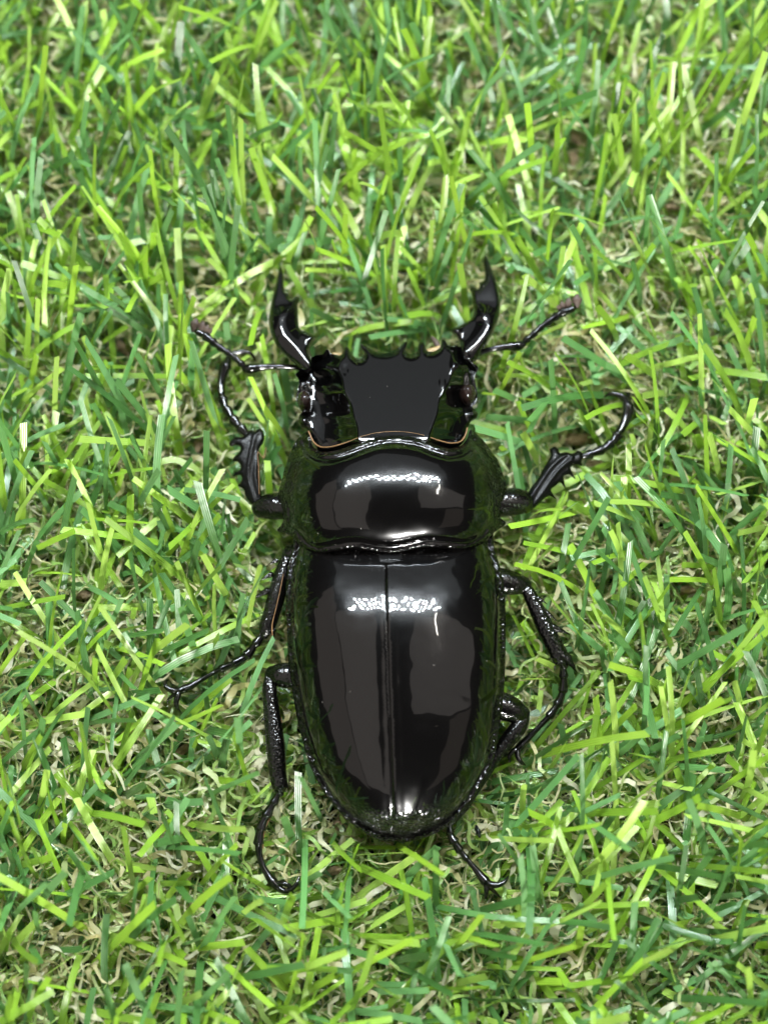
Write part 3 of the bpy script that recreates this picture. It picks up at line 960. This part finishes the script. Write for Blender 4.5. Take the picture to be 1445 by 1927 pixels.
# head: a flat raised shield with sloping cheeks
Hd = Sheet(HEAD, 2.8)
x, y = Hd.P.T
ez = edge_z(y) + 0.4
lx = np.interp(y, [650, 690, 740, 815, 850], [640, 640, 653, 676, 684])
rx = np.interp(y, [650, 690, 740, 815, 850], [846, 852, 836, 806, 800])
lx = lx + 2.2 * np.sin(y / 17.0) + 1.2 * np.sin(y / 7.0)
rx = rx + 2.0 * np.sin(y / 21.0 + 1.0) + 3.5 * np.exp(-((y - 722) / 14.0) ** 2) - 4.0 * np.exp(-((y - 752) / 16.0) ** 2)
outd = np.maximum(np.maximum(lx - x, x - rx), 0)
plate = ez + 3.9 + 0.0250 * (y - 770) - 0.000010 * (740 - y) ** 2
cheek = 0.020 * outd + 0.00040 * outd ** 2
wall = 1 - np.exp(-Hd.d / 6.5)
ztop = ez + (plate - ez - 4.2 * (1 - np.exp(-cheek * 0.9))) * wall ** 0.55
# ridge in front of each eye and the pits on the forehead
for cxp, cyp, ax_, ay_, am in ((606, 690, 20, 13, 1.1), (868, 686, 16, 16, 1.1), (578, 715, 10, 22, 0.8), (884, 712, 8, 20, 0.8), (648, 695, 9, 14, -0.28), (608, 708, 8, 11, -0.4), (832, 720, 7, 16, 0.25),
                               (570, 791, 9, 9, 0.8), (890, 779, 8, 8, 0.9), (850, 770, 18, 26, 0.35)):
    ztop += am * np.exp(-((x - cxp) / ax_) ** 2 - ((y - cyp) / ay_) ** 2) * np.clip(wall, 0, 1)
head = Hd.solid('head', ztop, np.minimum(ez - 0.4 - 3.2 * np.sqrt(Hd.phi), ztop - 0.3), M_HEAD, beetle, zref=ez,
                attrs={'pit': np.clip(0.0 * outd, 0, 1)})


def blob(name, cx, cy, z, rx, ry, rz, mat, parent, rot=0.0):
    c = unproject(cx, cy, z)
    k = ((c - CAM) @ FWD) / FPX
    th, ph = np.meshgrid(np.linspace(0, math.pi, 19), np.linspace(0, 2 * math.pi, 28, endpoint=False), indexing='ij')
    v = np.stack([rx * k * np.sin(th) * np.cos(ph), ry * k * np.sin(th) * np.sin(ph), rz * np.cos(th)], -1)
    cr, sr = math.cos(rot), math.sin(rot)
    v = np.stack([v[..., 0] * cr - v[..., 1] * sr, v[..., 0] * sr + v[..., 1] * cr, v[..., 2]], -1).reshape(-1, 3) + c
    F = []
    for i in range(18):
        for j in range(28):
            F.append((i * 28 + j, (i + 1) * 28 + j, (i + 1) * 28 + (j + 1) % 28, i * 28 + (j + 1) % 28))
    return mesh_obj(name, v, F, mat, parent)


blob('eye', 574, 757, 15.6, 14, 21, 2.0, M_EYE, head, 0.15)
blob('eye', 879, 744, 15.6, 16, 20, 2.2, M_EYE, head, -0.15)
# mouth skin under the toothed front edge and one palp
lb = Sheet([(622, 680), (626, 664), (640, 665), (660, 668), (668, 671), (676, 676), (720, 676), (770, 674), (796, 662), (806, 656), (818, 653), (828, 650), (834, 660), (836, 685), (730, 690)], 5)
zl = edge_z(lb.P[:, 1]) - 1.0 + 0 * lb.phi
lb.solid('labrum', zl, zl - 0.8, M_LABRUM, head)
v, f = tube_arrays(*px_path([(828, 662, 14.2, 4), (823, 650, 14.0, 5.5), (818, 641, 13.8, 5), (814, 636, 13.7, 3.5)]), seg=10)
mesh_obj('palp', v, f, M_CLUB, head)
# golden fringe where the head slips under the pronotum
fr = catmull([(581, 812), (586, 824), (592, 834), (604, 841), (622, 841), (648, 834), (676, 823), (706, 815), (739, 812), (772, 814), (800, 820), (826, 829), (848, 834), (866, 831), (875, 820), (879, 806)], 3)
xf = (fr[:, 0] - 735) / 165
zf = edge_z(fr[:, 1]) + 0.9 + 5.0 * (1 - np.abs(xf) ** 2.4)
rf = 0.6 + 0.9 * sm(np.abs(xf), 0.35, 0.6)
Pf_ = unproject(fr[:, 0], fr[:, 1], zf)
v, f = tube_arrays(Pf_, rf / 15.0, seg=8)
mesh_obj('neck_fringe', v, f, M_HAIR, head)

# mandibles
for outline, ridge in ((JAW_L, [(585, 690), (560, 655), (535, 625), (530, 600), (536, 580)]), (JAW_R, [(880, 660), (900, 640), (917, 612), (912, 585), (908, 575)])):
    q = np.asarray(outline); tq = np.roll(q, -1, 0) - np.roll(q, 1, 0)
    tq /= np.linalg.norm(tq, axis=1)[:, None]
    J = Sheet(q + np.c_[tq[:, 1], -tq[:, 0]] * 1.4, 2.3)
    x, y = J.P.T
    zmid = 15.6 - 0.010 * (640 - y)
    rd = seg_dist(catmull(ridge, 3), J.P, False)
    tooth = (589, 634) if x.mean() < 735 else (853, 620)
    td = np.hypot(x - tooth[0], y - tooth[1])
    bulge = 0.85 * np.exp(-(rd / 19.0) ** 2) * sm(y, 566, 596) + 0.9 * np.exp(-(td / 16) ** 2)
    s = np.sqrt(J.phi_raw / 55.0)
    h = 1.15 * np.minimum(s, 1.15 * np.tanh(s))
    J.solid('mandible', zmid + h + bulge * np.clip(J.d / 6.0, 0, 1) ** 0.6, zmid - 0.8 * h - 0.05, M_JAW, beetle, zref=zmid)

# antennae
for s in 'LR':
    v, f = join([tube_arrays(*px_path([(a, b, z, r * 1.2) for a, b, z, r in SCAPE[s]], 2.5), seg=12), tube_arrays(*bead_rows([(a, b, z, r * 1.32) for a, b, z, r in FUNICLE[s]], np.linspace(0, 1, 8), 0.22, 1.3), seg=12)])
    ant = mesh_obj('antenna', v, f, M_TARS, beetle)
    for a, b, r in CLUB[s]:
        m = [((1 - t) * a[0] + t * b[0], (1 - t) * a[1] + t * b[1], 15.3 + 0.5 * t, r * w) for t, w in ((0, 0.5), (0.3, 0.85), (0.65, 1.0), (0.9, 0.85), (1, 0.6))]
        v, f = tube_arrays(*px_path(m, 2), seg=12, flat=0.55)
        mesh_obj('antenna_club', v, f, M_CLUB, ant)

# legs
HS = {'FL': 1.0, 'FLfoot': 4.0, 'FRfoot': -3.0, 'ML': 1.5, 'MR': -2.5, 'HL': 3.0, 'HLfoot': 3.5}
for key in ('FL', 'FR', 'ML', 'MR', 'HL', 'HR'):
    v, f = tube_arrays(*px_path(FEMUR[key], 3), seg=18, flat=0.85)
    leg = mesh_obj('leg', v, f, M_LEG, beetle)
    if key in ('FL', 'FR'):
        sh = Sheet(SHIN_FL if key == 'FL' else SHIN_FR, 2.2)
        x, y = sh.P.T
        s = np.sqrt(sh.phi_raw / 60.0)
        axis = [(487, 945), (474, 900), (478, 860), (487, 820)] if key == 'FL' else [(998, 950), (1020, 915), (1045, 880), (1068, 860)]
        ad = seg_dist(catmull(axis, 3), sh.P, False)
        zt = 11.9 + 0.85 * np.tanh(s) + 0.16 * np.exp(-((ad - 7) / 4.0) ** 2) * np.clip(sh.d / 5, 0, 1)
        sh.solid('tibia', zt, 11.7 - 0.7 * np.tanh(s), M_BLADE_SHIN, leg, zref=0 * zt + 11.8)
    else:
        parts = [tube_arrays(*px_path(SHIN[key], 3), seg=14, flat=0.8)]
        for a, b, r, z in SPINES.get(key, []):
            r *= 1.25
            parts.append(tube_arrays(*px_path([(a[0], a[1], z, r), (0.5 * (a[0] + b[0]), 0.5 * (a[1] + b[1]) - 1, z + 0.1, r * 0.5), (b[0], b[1], z - 0.2, 0.5)], 2), seg=8))
        v, f = join(parts)
        mesh_obj('tibia', v, f, M_TIB, leg)
    tw, tf = tube_arrays(*bead_rows(FOOT[key], [0, 0.14, 0.28, 0.42, 0.56, 1.0], 0.24, 1.4), seg=12)
    mesh_obj('tarsus', tw, tf, M_TARS, leg)
    for c in CLAWS[key]:
        v, f = tube_arrays(*px_path(c, 2), seg=10)
        mesh_obj('claw', v, f, M_TARS, leg)
    for hk in (key, key + 'foot'):
        if hk in HAIRS:
            v, f = tube_arrays(*px_path([(a - HS[hk] , b, z, r * 0.42) for a, b, z, r in HAIRS[hk]], 2.5), seg=7)
            mesh_obj('hair_fringe', v, f, M_HAIR, leg)
